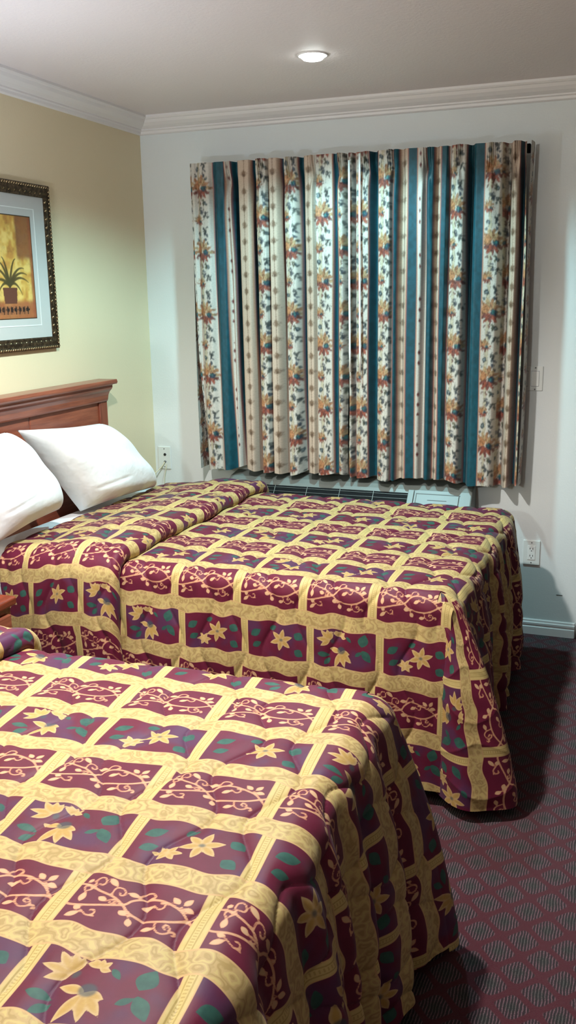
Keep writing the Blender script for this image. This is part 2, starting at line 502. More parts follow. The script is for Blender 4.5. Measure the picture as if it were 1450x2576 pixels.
def f_line(p, r0, r1=None):
    p = smooth_line(p); r1 = r0 if r1 is None else r1
    rr = np.linspace(r0, r1, len(p)); best = np.full(GX.shape, 1.0)
    for (x, y), r in zip(p, rr):
        best = np.minimum(best, np.hypot(GX - x, GY - y) - r)
    return best
def f_leaf(a, b, w):
    a = np.array(a, float); b = np.array(b, float)
    m = (a + b) / 2; L = np.linalg.norm(b - a) / 2; d_ = (b - a) / (2 * L)
    x = (GX - m[0]) * d_[0] + (GY - m[1]) * d_[1]; y = -(GX - m[0]) * d_[1] + (GY - m[1]) * d_[0]
    t = np.clip(x / L, -1.5, 1.5)
    wid = w * np.sign(1 - t * t) * np.abs(1 - t * t) ** 1.15 * (1.0 - 0.25 * t)
    return np.maximum(np.abs(y) - np.maximum(wid, -0.01), np.abs(x) - L)
def f_ell(c, rx, ry):
    return (np.hypot((GX - c[0]) / rx, (GY - c[1]) / ry) - 1) * min(rx, ry)
# vine tile, drawn from the nearest square
Hv = homog([(370, 250), (1355, 490), (1130, 950), (65, 660)], RECT)
T = lambda pts: tr(Hv, pts)
vine = np.full(GX.shape, 1.0)
def V(f):
    global vine
    vine = np.minimum(vine, f)
W = 0.0026
V(f_line(T([(235, 345), (300, 345), (370, 365), (440, 415), (560, 480), (640, 560), (680, 620), (740, 660), (830, 695), (950, 720), (1060, 725), (1180, 710), (1300, 688)]), W))
V(f_line(T([(150, 490), (190, 520), (300, 535), (450, 545), (640, 555), (720, 520), (830, 500), (960, 530), (1060, 585), (1150, 650), (1240, 780)]), W))
w2 = 0.0020
V(f_line(T([(408, 385), (415, 335), (450, 303), (490, 308), (497, 345), (470, 368), (440, 358)]), w2))
V(f_line(T([(540, 470), (570, 412), (612, 400), (655, 425), (655, 465), (620, 470), (610, 446)]), w2))
V(f_line(T([(780, 490), (830, 447), (890, 455), (915, 488), (880, 492)]), w2))
V(f_line(T([(900, 560), (945, 604), (990, 592), (992, 562), (960, 556)]), w2))
V(f_line(T([(290, 580), (338, 630), (395, 622), (404, 590), (368, 585)]), w2)); V(f_line(T([(360, 632), (395, 645)]), w2))
V(f_line(T([(915, 735), (918, 790), (960, 830), (1030, 822), (1047, 780), (1015, 753), (988, 772), (1008, 794)]), w2))
V(f_line(T([(1047, 815), (1085, 812), (1090, 836), (1066, 842)]), w2))
V(f_line(T([(520, 505), (560, 510), (570, 535), (540, 540), (525, 525)]), w2 * .9))
V(f_line(T([(325, 425), (320, 380), (355, 365), (380, 395), (350, 410)]), w2))
V(f_line(T([(1160, 660), (1135, 600)]), w2)); V(f_line(T([(690, 620), (690, 665)]), w2))
LW = 0.0058
for a, b in (((270, 505), (335, 415)), ((532, 308), (598, 398)), ((434, 468), (505, 518)), ((682, 448), (792, 486)), ((790, 580), (910, 572)),
             ((1122, 580), (1062, 508)), ((1150, 590), (1240, 538)), ((1152, 612), (1250, 645)), ((148, 624), (292, 590)), ((225, 545), (295, 565)),
             ((600, 605), (680, 655)), ((690, 748), (688, 668)), ((788, 772), (910, 784)), ((355, 312), (392, 335))):
    a2, b2 = T([a, b]); V(f_leaf(a2, b2, LW))
# flower tile, two drawings
Hf = homog([(815, 25), (1445, 160), (1310, 410), (675, 235)], RECT)
T2 = lambda pts: tr(Hf, pts)
def flower_tile(k):
    pet = np.full(GX.shape, 1.0); lea = np.full(GX.shape, 1.0); cal = np.full(GX.shape, 1.0)
    def fan(base, tips, w):
        nonlocal pet
        for tp in tips: pet = np.minimum(pet, f_leaf(base, tp, w))
    if k == 0:
        fan(*[(T2([(925, 118)])[0]), T2([(788, 82), (805, 135), (865, 40), (935, 45), (975, 62)])], 0.0078)
        fan(T2([(1045, 118)])[0], T2([(982, 70), (1015, 66), (1062, 78), (1104, 96), (1102, 134)]), 0.0055)
        fan(T2([(1000, 205)])[0], T2([(880, 165), (870, 298), (985, 318), (1080, 305), (1090, 240)]), 0.0088)
        for c, rx, ry in (((1010, 198), .013, .012), ((945, 128), .006, .008)):
            cal = np.minimum(cal, f_ell(T2([c])[0], rx, ry))
        lv = [((745, 175), (865, 210), .009), ((770, 255), (865, 225), .008), ((1245, 215), (1320, 140), .016), ((1240, 235), (1300, 340), .012), ((1140, 260), (1235, 245), .006), ((1105, 120), (1150, 170), .005)]
        for a, b, w_ in lv:
            a2, b2 = T2([a, b]); lea = np.minimum(lea, f_leaf(a2, b2, w_))
    else:
        def star(cx, cy, R, n, ph, sq=1.0, w=0.009):
            for q in range(n):
                an = ph + 2 * PI * q / n
                fan(np.array([cx, cy]), [np.array([cx + R * math.cos(an), cy + R * sq * math.sin(an)])], w)
        star(.132, .004, .042, 6, .35, .95, .0082)
        if k == 1:
            star(.082, -.028, .029, 6, .1, .8, .0060)
        cal = np.minimum(cal, f_ell((.132, .004), .006, .005))
        for a, b, w_ in (((.176, .030), (.206, .012), .013), ((.178, -.026), (.208, -.044), .013), ((.024, .008), (.060, .032), .012), ((.030, -.030), (.060, -.012), .010), ((.090, .034), (.114, .048), .008)):
            lea = np.minimum(lea, f_leaf(a, b, w_))
    return pet, lea, cal
FT = [flower_tile(0), flower_tile(1), flower_tile(2)]
def samp(img, x, y):
    fx = np.clip(x / RES, 0, nx_ - 1.001); fy = np.clip((y + RH / 2 + RES) / RES, 0, ny_ - 1.001)
    i = fx.astype(int); j = fy.astype(int); a = fx - i; b = fy - j
    return (img[i, j] * (1 - a) * (1 - b) + img[i + 1, j] * a * (1 - b) + img[i, j + 1] * (1 - a) * b + img[i + 1, j + 1] * a * b)
def print_attrs(u, v):
    """u, v: metres in the printed cloth (u along the bed, v across)."""
    r = np.round(v / RH).astype(int)                    # row index: even = vines, odd = flowers
    fl = (r % 2 != 0)
    eta = v - r * RH
    uu = u - np.where(fl, 0.119 * PX, 0.0)
    iu = np.floor(uu / PX).astype(int); x = uu - iu * PX
    d_cross = np.minimum(x, PX - x)
    wave = 0.0052 * np.sin(2 * PI * u / (PX * 0.5) + 1.3 * np.round((v / RH) - 0.5)) + 0.0018 * np.sin(2 * PI * u / 0.071 + v * 9)
    d_band = (RH / 2 - np.abs(eta)) - (BH + np.where(eta > 0, wave, -wave) * 0.8)
    big = 0.02
    sv = np.where(fl, big, samp(vine, x, eta))
    kind = np.where((iu + r // 2) % 3 == 0, 0, np.where((iu + r // 2) % 3 == 1, 1, 2))
    sp_, sl_, sc_ = (np.full(u.shape, big) for _ in range(3))
    for k in range(3):
        m = fl & (kind == k)
        for arr, img in zip((sp_, sl_, sc_), FT[k]): arr[m] = samp(img, x[m], eta[m])
    # onion quilting lines running across the bed
    q = PX / 2; A_ = 0.028; lam = 0.30
    kk = np.floor(u / q); ds = np.full(u.shape, 1.0)
    for dk in (-1, 0, 1, 2):
        k2 = kk + dk
        pos = k2 * q + np.where(k2 % 2 == 0, 1, -1) * A_ * np.sin(2 * PI * v / lam)
        ds = np.minimum(ds, np.abs(u - pos))
    return dict(sd_vine=np.clip(sv, -big, big), sd_petal=np.clip(sp_, -big, big), sd_leaf=np.clip(sl_, -big, big), sd_calyx=np.clip(sc_, -big, big),
                d_cross=d_cross, d_band=d_band, flower_row=fl.astype(float), d_stitch=ds)
def puff(att, amp):
    t = np.clip(att['d_stitch'] / 0.05, 0, 1)
    return amp * (np.sqrt(1 - (1 - t) ** 2) - 0.6)

# ------------------------------------------------------------------ bedspreads draped over the beds
R0 = 0.055
def prof(t, r=R0, flare=0.05):
    t = np.maximum(t, 0)
    arc = r * PI / 2
    th = np.minimum(t / r, PI / 2)
    o = r * np.sin(th); dz = r * (1 - np.cos(th))
    s = np.maximum(t - arc, 0)
    ang = flare
    return o + s * np.sin(ang), dz + s * np.cos(ang)
def sstep(x, a, b):
    q = np.clip((x - a) / (b - a), 0, 1)
    return q * q * (3 - 2 * q)
def normals(P):
    du = np.gradient(P, axis=0); dv = np.gradient(P, axis=1)
    n = np.cross(du, dv); n /= (np.linalg.norm(n, axis=-1, keepdims=True) + 1e-12)
    return n
def spread_axis(segs):
    out = [np.arange(a, b, st) for a, b, st in segs]
    return np.append(np.concatenate(out), segs[-1][1])
SKIRT = 0.668

class Bed:
    pass
def build_bed(bd):
    """bd: cx, cy, rz (frame: X along the bed from the wall, Y across), L length to foot edge, W half width, top z, print frame."""
    cr, sr = math.cos(bd.rz), math.sin(bd.rz)
    La, Wb = bd.L - R0, bd.W - R0
    top = bd.top
    def to_print(a, b):
        X = bd.cx + a * cr - b * sr; Y = bd.cy + a * sr + b * cr
        dx, dy = X - bd.ox, Y - bd.oy
        c, s = math.cos(bd.pt), math.sin(bd.pt)
        return (dx * c + dy * s) / bd.ps, (-dx * s + dy * c)
    def side_ripple(a, d_, sgn):
        k = np.clip(d_ / 0.6, 0, 1)
        return k * (0.010 * np.sin(a * 9.0 + 1.1 + sgn) + 0.006 * np.sin(a * 21 + 0.5 * sgn)) * np.clip(d_ / .25, 0, 1)
    def foot_ripple(b, d_):
        k = np.clip(d_ / 0.6, 0, 1)
        fold = 0.024 * np.sin(b * 17 + bd.fp) + 0.019 * np.sin(b * 39 + 2 * bd.fp + 2 * np.sin(b * 5)) + 0.010 * np.sin(b * 76 + 1.7 + 2 * np.sin(b * 7))
        return k ** 0.6 * fold + 0.022 * np.sin(np.clip(d_ / 0.6, 0, 1) * PI) + bd.cf * k * np.exp(-((b - bd.cs * Wb) / .16) ** 2)
    root = empty('bedspread', (bd.cx, bd.cy, 0), bd.rz)
    # main cover: top, both sides and the foot drop
    a = spread_axis(bd.a_segs + [(La, La + SKIRT, bd.st)])
    b = spread_axis([(-Wb - SKIRT, -Wb, bd.st_near), (-Wb, Wb, bd.st), (Wb, Wb + SKIRT, bd.st_far)])
    A, B = np.meshgrid(a, b, indexing='ij')
    s = np.maximum(A - La, 0); t = np.maximum(np.abs(B) - Wb, 0); sg = np.sign(B)
    oa, da = prof(s, flare=bd.ff); ob, db_ = prof(t, flare=0.05)
    X = np.minimum(A, La) + oa + foot_ripple(B, da) * (s > 0)
    Y = sg * (np.minimum(np.abs(B), Wb) + ob + side_ripple(A, db_, sg) * (t > 0))
    e = sstep(t, 0.03, 0.10) * (A > La)                 # side panels run straight on to their cut end at the corner
    X = X * (1 - e) + A * e
    Z = top - da * (1 - e) - db_
    Pm = np.stack([X, Y, Z], -1)
    u, v = to_print(A, B)
    att = print_attrs(u, v)
    fade = 1 - sstep(np.abs(B), Wb - .05, Wb) * sstep(A, La - .02, La + .03)
    Pm = Pm + normals(Pm) * (puff(att, bd.puff) * fade)[..., None]
    low = 0.012 + 0 * Z
    Pm[..., 2] = np.maximum(Pm[..., 2], low)
    Am, Bm = (A[:-1, :-1] + A[1:, 1:]) / 2, (B[:-1, :-1] + B[1:, 1:]) / 2
    keep = ~(((Am > La + 0.002) & (np.abs(Bm) > Wb + 0.002)) & ~((Am < La + 0.046) & (np.abs(Bm) > Wb + 0.045)))
    q = grid_quads(len(a), len(b), keep)
    np_mesh('cover', Pm.reshape(-1, 3), q, M['spread'], root, {k: x.reshape(-1) for k, x in att.items()}, np.stack([u, v], -1).reshape(-1, 2))
    # corner falls: the cloth beyond both edges hangs as a flared fold tucked behind the side panel
    for sgn in (-1, 1):
        n1, n2 = 110, 190
        ph = np.linspace(0, PI / 2, n1); rho = np.linspace(0, SKIRT + 0.012, n2)
        PH, RO = np.meshgrid(ph, rho, indexing='ij')
        o_f, d_f = prof(RO, flare=bd.ff); o_s, _ = prof(RO, flare=0.05)
        k = np.clip(d_f / 0.6, 0, 1)
        w_ = np.sin(PH * 2) * np.cos(PH) ** 0.6
        edge = np.full(PH.shape, Wb)
        base_f = o_f + foot_ripple(sgn * edge, d_f) * np.cos(PH) ** 2
        tuck = 0.036 * sstep(PH / (PI / 2), 0.62, 0.95) * np.clip((d_f - .05) / 0.15, 0, 1)
        rad = base_f * np.cos(PH) ** 2 + (o_s - tuck) * np.sin(PH) ** 2 + w_ * k * bd.corner + k * 0.012 * np.sin(PH * 9)
        X = La + rad * np.cos(PH); Y = sgn * (Wb + rad * np.sin(PH)); Z = top - d_f
        Pm = np.stack([X, Y, Z], -1)
        arc = np.cumsum(np.r_[np.zeros((1, n2)), np.linalg.norm(np.diff(Pm[..., :2], axis=0), axis=-1)], axis=0)
        _, v0 = to_print(np.array([La + .3]), np.array([sgn * Wb]))
        kb = np.floor(v0[0] / RH - 0.5) if sgn < 0 else np.ceil(v0[0] / RH - 0.5)
        vend = (kb + 0.5 + (-1 if sgn < 0 else 1)) * RH + sgn * 0.036
        uu, vv = to_print(La + RO, sgn * Wb + (vend - v0[0]) * (PH / (PI / 2)))
        att = print_attrs(uu, vv)
        nn = normals(Pm)
        Pm = Pm + nn * (sgn * puff(att, bd.puff * .45) * np.clip(RO / .05, 0, 1) * np.sin(2 * PH))[..., None]
        Pm[..., 2] = np.maximum(Pm[..., 2], 0.008)
        np_mesh('corner_fall', Pm.reshape(-1, 3), grid_quads(n1, n2), M['spread'], root, {kk: x.reshape(-1) for kk, x in att.items()}, np.stack([uu, vv], -1).reshape(-1, 2))
    # folded-back cuff near the pillows: layer lying on top with a rolled lip
    th = np.linspace(0, PI * 1.15, 26)
    a0, a1, hh = bd.cuff0, bd.cuff1, 0.029
    flat = np.arange(a0, a1 - hh, bd.st_c)
    pa = np.r_[[a0 + .004, a0], flat, a1 - hh + hh * np.sin(th)]
    rise = np.clip((flat - a0) / 0.30, 0, 1)
    pz = np.r_[[0.004, 0.010], 0.014 + 0.040 * rise ** 1.5, 0.025 + hh * np.cos(th)]
    ln = np.r_[0, np.cumsum(np.hypot(np.diff(pa), np.diff(pz)))]
    b = spread_axis([(-Wb - SKIRT, -Wb, bd.st_nc), (-Wb, Wb, bd.st_c), (Wb, Wb + SKIRT, 0.012)])
    PA, B = np.meshgrid(pa, b, indexing='ij'); PZ, _ = np.meshgrid(pz, b, indexing='ij'); LN, _ = np.meshgrid(ln, b, indexing='ij')
    t = np.maximum(np.abs(B) - Wb, 0); sg = np.sign(B)
    rr = R0 + PZ
    arc = rr * PI / 2; thb = np.minimum(t / rr, PI / 2); s2 = np.maximum(t - arc, 0)
    ob = rr * np.sin(thb) + s2 * math.sin(0.05); dz = rr * (1 - np.cos(thb)) + s2 * math.cos(0.05)
    wob = 0.006 * np.sin(B * 11 + 1) + 0.004 * np.sin(B * 23)
    X = PA + wob * np.clip((PA - a0) / .2, 0, 1)
    Y = sg * (np.minimum(np.abs(B), Wb) + ob + side_ripple(PA, dz, sg) * (t > 0))
    Z = top + PZ - dz + 0.004 * np.sin(B * 16) * np.clip((PA - a0) / .3, 0, 1) * (t <= 0)
    Pm = np.stack([X, Y, Z], -1)
    uu, vv = to_print(a0 + LN + bd.cuff_shift, B)
    att = print_attrs(uu, vv)
    Pm = Pm + normals(Pm) * puff(att, bd.puff * .8)[..., None]
    Pm[..., 2] = np.maximum(Pm[..., 2], 0.014)
    np_mesh('folded_cuff', Pm.reshape(-1, 3), grid_quads(len(pa), len(b)), M['spread'], root, {k: x.reshape(-1) for k, x in att.items()}, np.stack([uu, vv], -1).reshape(-1, 2))
    # the bed under it
    bed = empty('bed', (bd.cx, bd.cy, 0), bd.rz)
    ins = 0.035
    box('mattress', (0.09, -bd.W + ins, 0.40), (bd.L - ins, bd.W - ins, top - 0.022), M['fabric_beige'], bed, 0.045, 4)
    box('fitted_sheet', (0.085, -bd.W + ins - .004, 0.46), (0.585, bd.W - ins + .004, top - 0.003), M['pillow'], bed, 0.05, 5)
    box('box_spring', (0.10, -bd.W + ins, 0.19), (bd.L - ins, bd.W - ins, 0.398), M['boxspring'], bed, 0.02, 3)
    bm = bmesh.new()
    for lo, hi in (((.12, -bd.W + .06, .15), (bd.L - .06, -bd.W + .10, .188)), ((.12, bd.W - .10, .15), (bd.L - .06, bd.W - .06, .188)), ((.12, -bd.W + .10, .15), (.16, bd.W - .10, .188)), ((bd.L - .10, -bd.W + .10, .15), (bd.L - .06, bd.W - .10, .188))):
        add_box(bm, lo, hi)
    bm_obj('bed_frame', bm, M['metal'], bed)
    for lx in (.14, bd.L - .12):
        for ly in (-bd.W + .08, bd.W - .08):
            bm = bmesh.new(); add_lathe(bm, [(0, 0), (.022, 0), (.022, .02), (.014, .03), (.014, .15), (0, .15)], (lx, ly, 0), 16)
            bm_obj('leg', bm, M['metal'], bed, True)
    return root, bed

b1 = Bed()
b1.cx, b1.cy, b1.rz, b1.L, b1.W, b1.top = 0.0, -0.955, -0.022, 1.915, 0.640, 0.690
b1.ox, b1.oy, b1.pt, b1.ps = 1.8762, -1.6443, -0.0247, 1.0
b1.a_segs = [(0.60, 0.80, 0.006), (0.80, b1.L - R0, 0.0042)]
b1.st, b1.st_near, b1.st_far, b1.st_c, b1.st_nc = 0.0042, 0.0042, 0.014, 0.0048, 0.0055
b1.ff, b1.corner, b1.puff, b1.fp = 0.06, 0.075, 0.012, 0.6
b1.cf, b1.cs = 0.15, -1
b1.cuff0, b1.cuff1, b1.cuff_shift = 0.238, 0.750, 0.12
s1, bed1 = build_bed(b1)
b2 = Bed()
b2.cx, b2.cy, b2.rz, b2.L, b2.W, b2.top = 0.0, -2.993, 0.030, 1.895, 0.645, 0.678
b2.ox, b2.oy, b2.pt, b2.ps = 1.790, -2.853, 0.0659, 1.0132
b2.a_segs = [(0.70, 0.86, 0.01), (0.86, b2.L - R0, 0.0033)]
b2.st, b2.st_near, b2.st_far, b2.st_c, b2.st_nc = 0.0033, 0.02, 0.008, 0.008, 0.02
b2.ff, b2.corner, b2.puff, b2.fp = 0.10, 0.05, 0.0095, 2.1
b2.cf, b2.cs = 0.09, 1
b2.cuff0, b2.cuff1, b2.cuff_shift = 0.420, 0.900, 0.12
s2, bed2 = build_bed(b2)
tag(s1, 'maroon and gold quilted bedspread on the far bed by the window', 'bedspread', 'matching printed bedspreads')
tag(s2, 'maroon and gold quilted bedspread on the near bed in the foreground', 'bedspread', 'matching printed bedspreads')
tag(bed1, 'far bed by the window with white sheet showing below the pillows', 'bed', 'the two beds')
tag(bed2, 'near bed in the foreground hidden under its maroon and gold bedspread', 'bed', 'the two beds')

# ------------------------------------------------------------------ pillows
def pillow(name, TL, TR, BR, BL, thick, label, seed):
    """four corner points; front face towards the room"""
    n = 60
    s = np.linspace(0, 1, n); S, Tt = np.meshgrid(s, s, indexing='ij')
    TL, TR, BR, BL = (np.array(p, float) for p in (TL, TR, BR, BL))
    e = lambda x: (1 - np.abs(2 * x - 1) ** 3.4)
    pin = 0.022                                        # edges pull in between the corners
    S2 = S + (0.5 - S) * 2 * pin * np.sin(PI * Tt) * np.abs(2 * S - 1) ** 2
    T2_ = Tt + (0.5 - Tt) * 2 * pin * np.sin(PI * S) * np.abs(2 * Tt - 1) ** 2
    P0 = (TL * ((1 - S2) * (1 - T2_))[..., None] + TR * (S2 * (1 - T2_))[..., None] + BR * (S2 * T2_)[..., None] + BL * ((1 - S2) * T2_)[..., None])
    nrm = np.cross(BL - TL, TR - TL); nrm /= np.linalg.norm(nrm)
    if nrm[0] < 0: nrm = -nrm
    rg = np.random.default_rng(seed)
    prof_ = (np.clip(e(S), 0, 1) * np.clip(e(Tt), 0, 1)) ** 0.5
    wr = 0.004 * np.sin(S * 9 + Tt * 5 + seed) * prof_ + 0.003 * np.sin(Tt * 17 - S * 6 + seed) * prof_
    crease = -0.006 * np.exp(-((Tt - 0.80 + 0.10 * S) / 0.018) ** 2) * np.clip((S - 0.06) / .1, 0, 1) * np.clip((0.55 - S) / .15, 0, 1)
    F = P0 + nrm * (thick * 0.74 * prof_ + wr + crease)[..., None]
    Bk = P0 - nrm * (thick * 0.20 * prof_)[..., None]
    V_ = np.concatenate([F.reshape(-1, 3), Bk.reshape(-1, 3)])
    q1 = grid_quads(n, n); q2 = grid_quads(n, n)[:, ::-1] + n * n
    o = np_mesh(name, V_, np.concatenate([q1, q2]), M['pillow'])
    bm = bmesh.new(); bm.from_mesh(o.data); bmesh.ops.remove_doubles(bm, verts=bm.verts, dist=1e-5)
    bmesh.ops.recalc_face_normals(bm, faces=bm.faces); bm.to_mesh(o.data); bm.free()
    tag(o, label, 'pillow', 'pillows on the far bed')
    return o
pillow('pillow', (.10, -1.285, 1.088), (.10, -.683, 1.034), (.262, -.500, .712), (.185, -1.015, .704), .20,
       'white pillow nearest the window, leaning on the headboard of the far bed', 1)
pillow('pillow', (.10, -1.86, 1.098), (.10, -1.362, 1.090), (.215, -1.205, .760), (.240, -1.655, .728), .20,
       'white pillow farther from the window, cut by the left edge of the photo', 2)

# ------------------------------------------------------------------ headboard
hb = empty('headboard', (0.0, -1.13, 0.0))
HW = 0.585
bm = bmesh.new()
capf = [(0.012, 1.120), (0.062, 1.120), (0.066, 1.128), (0.070, 1.150), (0.078, 1.166), (0.090, 1.178), (0.094, 1.186), (0.094, 1.196), (0.102, 1.202), (0.106, 1.210), (0.106, 1.216), (0.100, 1.222), (0.012, 1.222)]
add_prism(bm, capf, 'y', -HW + .0, HW - .0)
add_prism(bm, [(0.010, 1.200), (0.108, 1.200), (0.112, 1.209), (0.108, 1.2215), (0.010, 1.2215)], 'y', -HW - .018, HW + .018)
bm_obj('cap_rail', bm, M['wood'], hb, bevel=0.002)
for sy in (-1, 1):
    box('stile', (.012, sy * (HW - .025) - .032, .30), (.056, sy * (HW - .025) + .032, 1.122), M['wood_v'], hb, 0.004)
for sy in (-1, 1):
    box('panel', (.016, min(sy * .006, sy * (HW - .06)), .62), (.046, max(sy * .006, sy * (HW - .06)), 1.122), M['wood'], hb, 0.003)
box('mullion', (.014, -.006, .62), (.043, .006, 1.122), M['wood_v'], hb)
box('lower_rail', (.014, -HW + .06, .5), (.054, HW - .06, .62), M['wood_dark'], hb, 0.003)
tag(hb, 'cherry wood panel headboard with moulded top rail behind the white pillows', 'headboard')

# ------------------------------------------------------------------ nightstand between the beds
ns = empty('nightstand', (0.0, -2.03, 0.0))
NW = 0.188
box('top', (.02, -NW - .012, .585), (.455, NW + .012, .615), M['ns_wood'], ns, 0.008, 3)
box('body', (.03, -NW, .06), (.435, NW, .584), M['ns_wood'], ns, 0.004)
for k, (z0, z1) in enumerate(((.34, .56), (.09, .32))):
    dr = box('drawer', (.436, -NW + .02, z0), (.452, NW - .02, z1), M['wood'], ns, 0.004)
    bm = bmesh.new(); add_lathe(bm, [(0, .03), (.014, .028), (.016, .018), (.008, .012), (.007, 0)], (0, 0, 0), 20)
    kb = bm_obj('knob', bm, M['brass'], dr, True); kb.rotation_euler = (0, PI / 2, 0); kb.location = (.452, 0, (z0 + z1) / 2)
for sx in (.06, .41):
    for sy in (-NW + .03, NW - .03):
        box('leg', (sx - .02, sy - .02, 0), (sx + .02, sy + .02, .06), M['ns_wood'], ns)
tag(ns, 'reddish brown wooden nightstand between the two beds, mostly out of frame', 'nightstand')

# wall lamp over the nightstand, out of frame to the left: its light reaches the ceiling and the pillows
wl = empty('wall_lamp', (0.0, -2.06, 1.42))
box('backplate', (0.0, -.05, -.09), (.018, .05, .09), M['brass'], wl, 0.006)
tube('arm', [(.018, 0, 0), (.08, 0, -.02), (.20, 0, -.05), (.36, 0, -.05), (.43, 0, -.02), (.44, 0, .0)], .008, M['brass'], wl)
bm = bmesh.new(); add_lathe(bm, [(.11, -.02), (.075, .16), (.073, .16), (.108, -.02)], (.44, 0, .0), 40)
bm_obj('lamp_shade', bm, M['shade'], wl, True)
bm = bmesh.new(); add_lathe(bm, [(0, .10), (.018, .094), (.028, .075), (.026, .05), (.014, .02), (.014, 0), (0, 0)], (.44, 0, .0), 24)
bm_obj('bulb', bm, M['lampbulb'], wl, True)
tag(wl, 'wall lamp with open cloth shade above the nightstand, left of the photo', 'wall lamp')

# globe light on the wall behind the camera (a vanity light of the same room)
gl = empty('globe_wall_light', (1.25, YB, 2.0))
bm = bmesh.new(); add_lathe(bm, [(0, .03), (.05, .028), (.06, .015), (.06, 0)], (0, 0, 0), 32)
bp_ = bm_obj('backplate', bm, M['brass'], gl, True); bp_.rotation_euler = (-PI / 2, 0, 0)
tube('arm', [(0, .03, 0), (0, .12, -.02), (0, .2, -.12), (0, .28, -.13), (0, .28, -.085)], .008, M['brass'], gl)
bm = bmesh.new(); add_lathe(bm, [(0, -.006), (.05, -.004), (.054, .006), (.03, .012), (0, .012)], (0, .28, -.09), 32)
bm_obj('globe_holder', bm, M['brass'], gl, True)
bm = bmesh.new(); add_lathe(bm, [(.03 * k, -.078) for k in (0, 1)] + [(.078 * math.cos(a_), .078 * math.sin(a_)) for a_ in np.linspace(-1.1, PI / 2 - .001, 14)], (0, .28, 0), 40)
gb = bm_obj('glass_globe', bm, M['globe'], gl, True)
tag(gl, 'lit glass globe wall light on the wall behind the camera', 'wall light')

# ------------------------------------------------------------------ framed picture
pf = empty('framed_picture', (0.0, -1.270, 1.714))
PW, PH_ = 0.435, 0.332                                  # half sizes
FW = 0.050
prf = [(0.004, 0), (0.018, 0), (0.022, 0.006), (0.022, 0.012), (0.019, 0.018), (0.020, 0.030), (0.016, 0.038), (0.017, 0.044), (0.013, 0.050), (0.004, 0.050)]
bm = bmesh.new()
cs = [(-1, -1), (1, -1), (1, 1), (-1, 1)]
rings = [[bm.verts.new((x, cy * (PW - w_ * .72), cz * (PH_ - w_))) for x, w_ in prf] for cy, cz in cs]
for k in range(4):
    A_, B_ = rings[k], rings[(k + 1) % 4]
    for i in range(len(prf)):
        j = (i + 1) % len(prf); bm.faces.new((A_[i], A_[j], B_[j], B_[i]))
fr = bm_obj('frame', bm, M['frame'], pf)
# rope of beads round the frame
bm = bmesh.new()
def bead_run(p0, p1, step, r):
    L_ = (Vector(p1) - Vector(p0)).length; n = int(L_ / step)
    for k in range(n + 1):
        p = Vector(p0).lerp(Vector(p1), k / n)
        mt = Matrix.Translation(p) @ Matrix.Rotation(0.7, 4, 'X') @ Matrix.Diagonal((r * .8, r * 1.25, r * .75, 1))
        bmesh.ops.create_icosphere(bm, subdivisions=1, radius=1.0, matrix=mt)
wb_ = 0.009
for (y0, z0), (y1, z1) in (((-PW + wb_, -PH_ + wb_), (PW - wb_, -PH_ + wb_)), ((PW - wb_, -PH_ + wb_), (PW - wb_, PH_ - wb_)), ((PW - wb_, PH_ - wb_), (-PW + wb_, PH_ - wb_)), ((-PW + wb_, PH_ - wb_), (-PW + wb_, -PH_ + wb_))):
    bead_run((.022, y0, z0), (.022, y1, z1), .0150, .0058)
    k_ = 1 - .019 / PW, 1 - .024 / PH_
    bead_run((.014, y0 * k_[0], z0 * k_[1]), (.014, y1 * k_[0], z1 * k_[1]), .0330, .0080)
bm_obj('bead_moulding', bm, M['frame_bead'], fr, True)
box('mat', (.004, -PW + .034, -PH_ + .045), (.009, PW - .034, PH_ - .045), M['mat_board'], pf)
AW, AH = 0.300, 0.203
bm = bmesh.new()
for lo, hi in (((.009, -AW - .03, -AH - .03), (.0102, AW + .03, -AH - .026)), ((.009, -AW - .03, AH + .026), (.0102, AW + .03, AH + .03)), ((.009, -AW - .03, -AH - .026), (.0102, -AW - .026, AH + .026)), ((.009, AW + .026, -AH - .026), (.0102, AW + .03, AH + .026))):
    add_box(bm, lo, hi)
bm_obj('mat_line', bm, M['mat_line'], pf)
# the print: golden ground, rust panels, a potted palm and a band of worn ornament
ay, az = np.arange(-AW, AW + 1e-6, .0025), np.arange(-AH, AH + 1e-6, .0025)
YY, ZZ = np.meshgrid(ay, az, indexing='ij')
def lerp(c, d_, f): return c * (1 - f[..., None]) + np.array(d_) * f[..., None]
def sst(x, a, b): t = np.clip((x - a) / (b - a), 0, 1); return t * t * (3 - 2 * t)
def vnoise(x, y, s, seed):
    rg = np.random.default_rng(seed); g = rg.random((64, 64))
    x = x * s + 20; y = y * s + 20; i = np.floor(x).astype(int); j = np.floor(y).astype(int); a = x - i; b = y - j
    a = a * a * (3 - 2 * a); b = b * b * (3 - 2 * b); w = lambda i, j: g[i % 64, j % 64]
    return w(i, j) * (1 - a) * (1 - b) + w(i + 1, j) * a * (1 - b) + w(i, j + 1) * (1 - a) * b + w(i + 1, j + 1) * a * b
C = np.zeros(YY.shape + (3,)) + np.array(srgb(206, 164, 78))
nz = vnoise(YY, ZZ, 26, 3) * .6 + vnoise(YY, ZZ, 70, 4) * .4
C = lerp(C, srgb(232, 204, 120), sst(nz, .45, .75) * .7)
C = lerp(C, srgb(176, 112, 52), sst(nz, .5, .25) * .6)
r1 = sst(YY, AW - .115, AW - .095) * sst(ZZ, .02, .05)
C = lerp(C, srgb(128, 72, 50), r1 * (.65 + .35 * nz))
C = lerp(C, srgb(150, 84, 52), sst(YY, AW - .03, AW - .012) * .9)
C = lerp(C, srgb(156, 86, 60), sst(ZZ, -AH + .085, -AH + .06) * .8)
cy0, cz0 = AW - .165, -.090
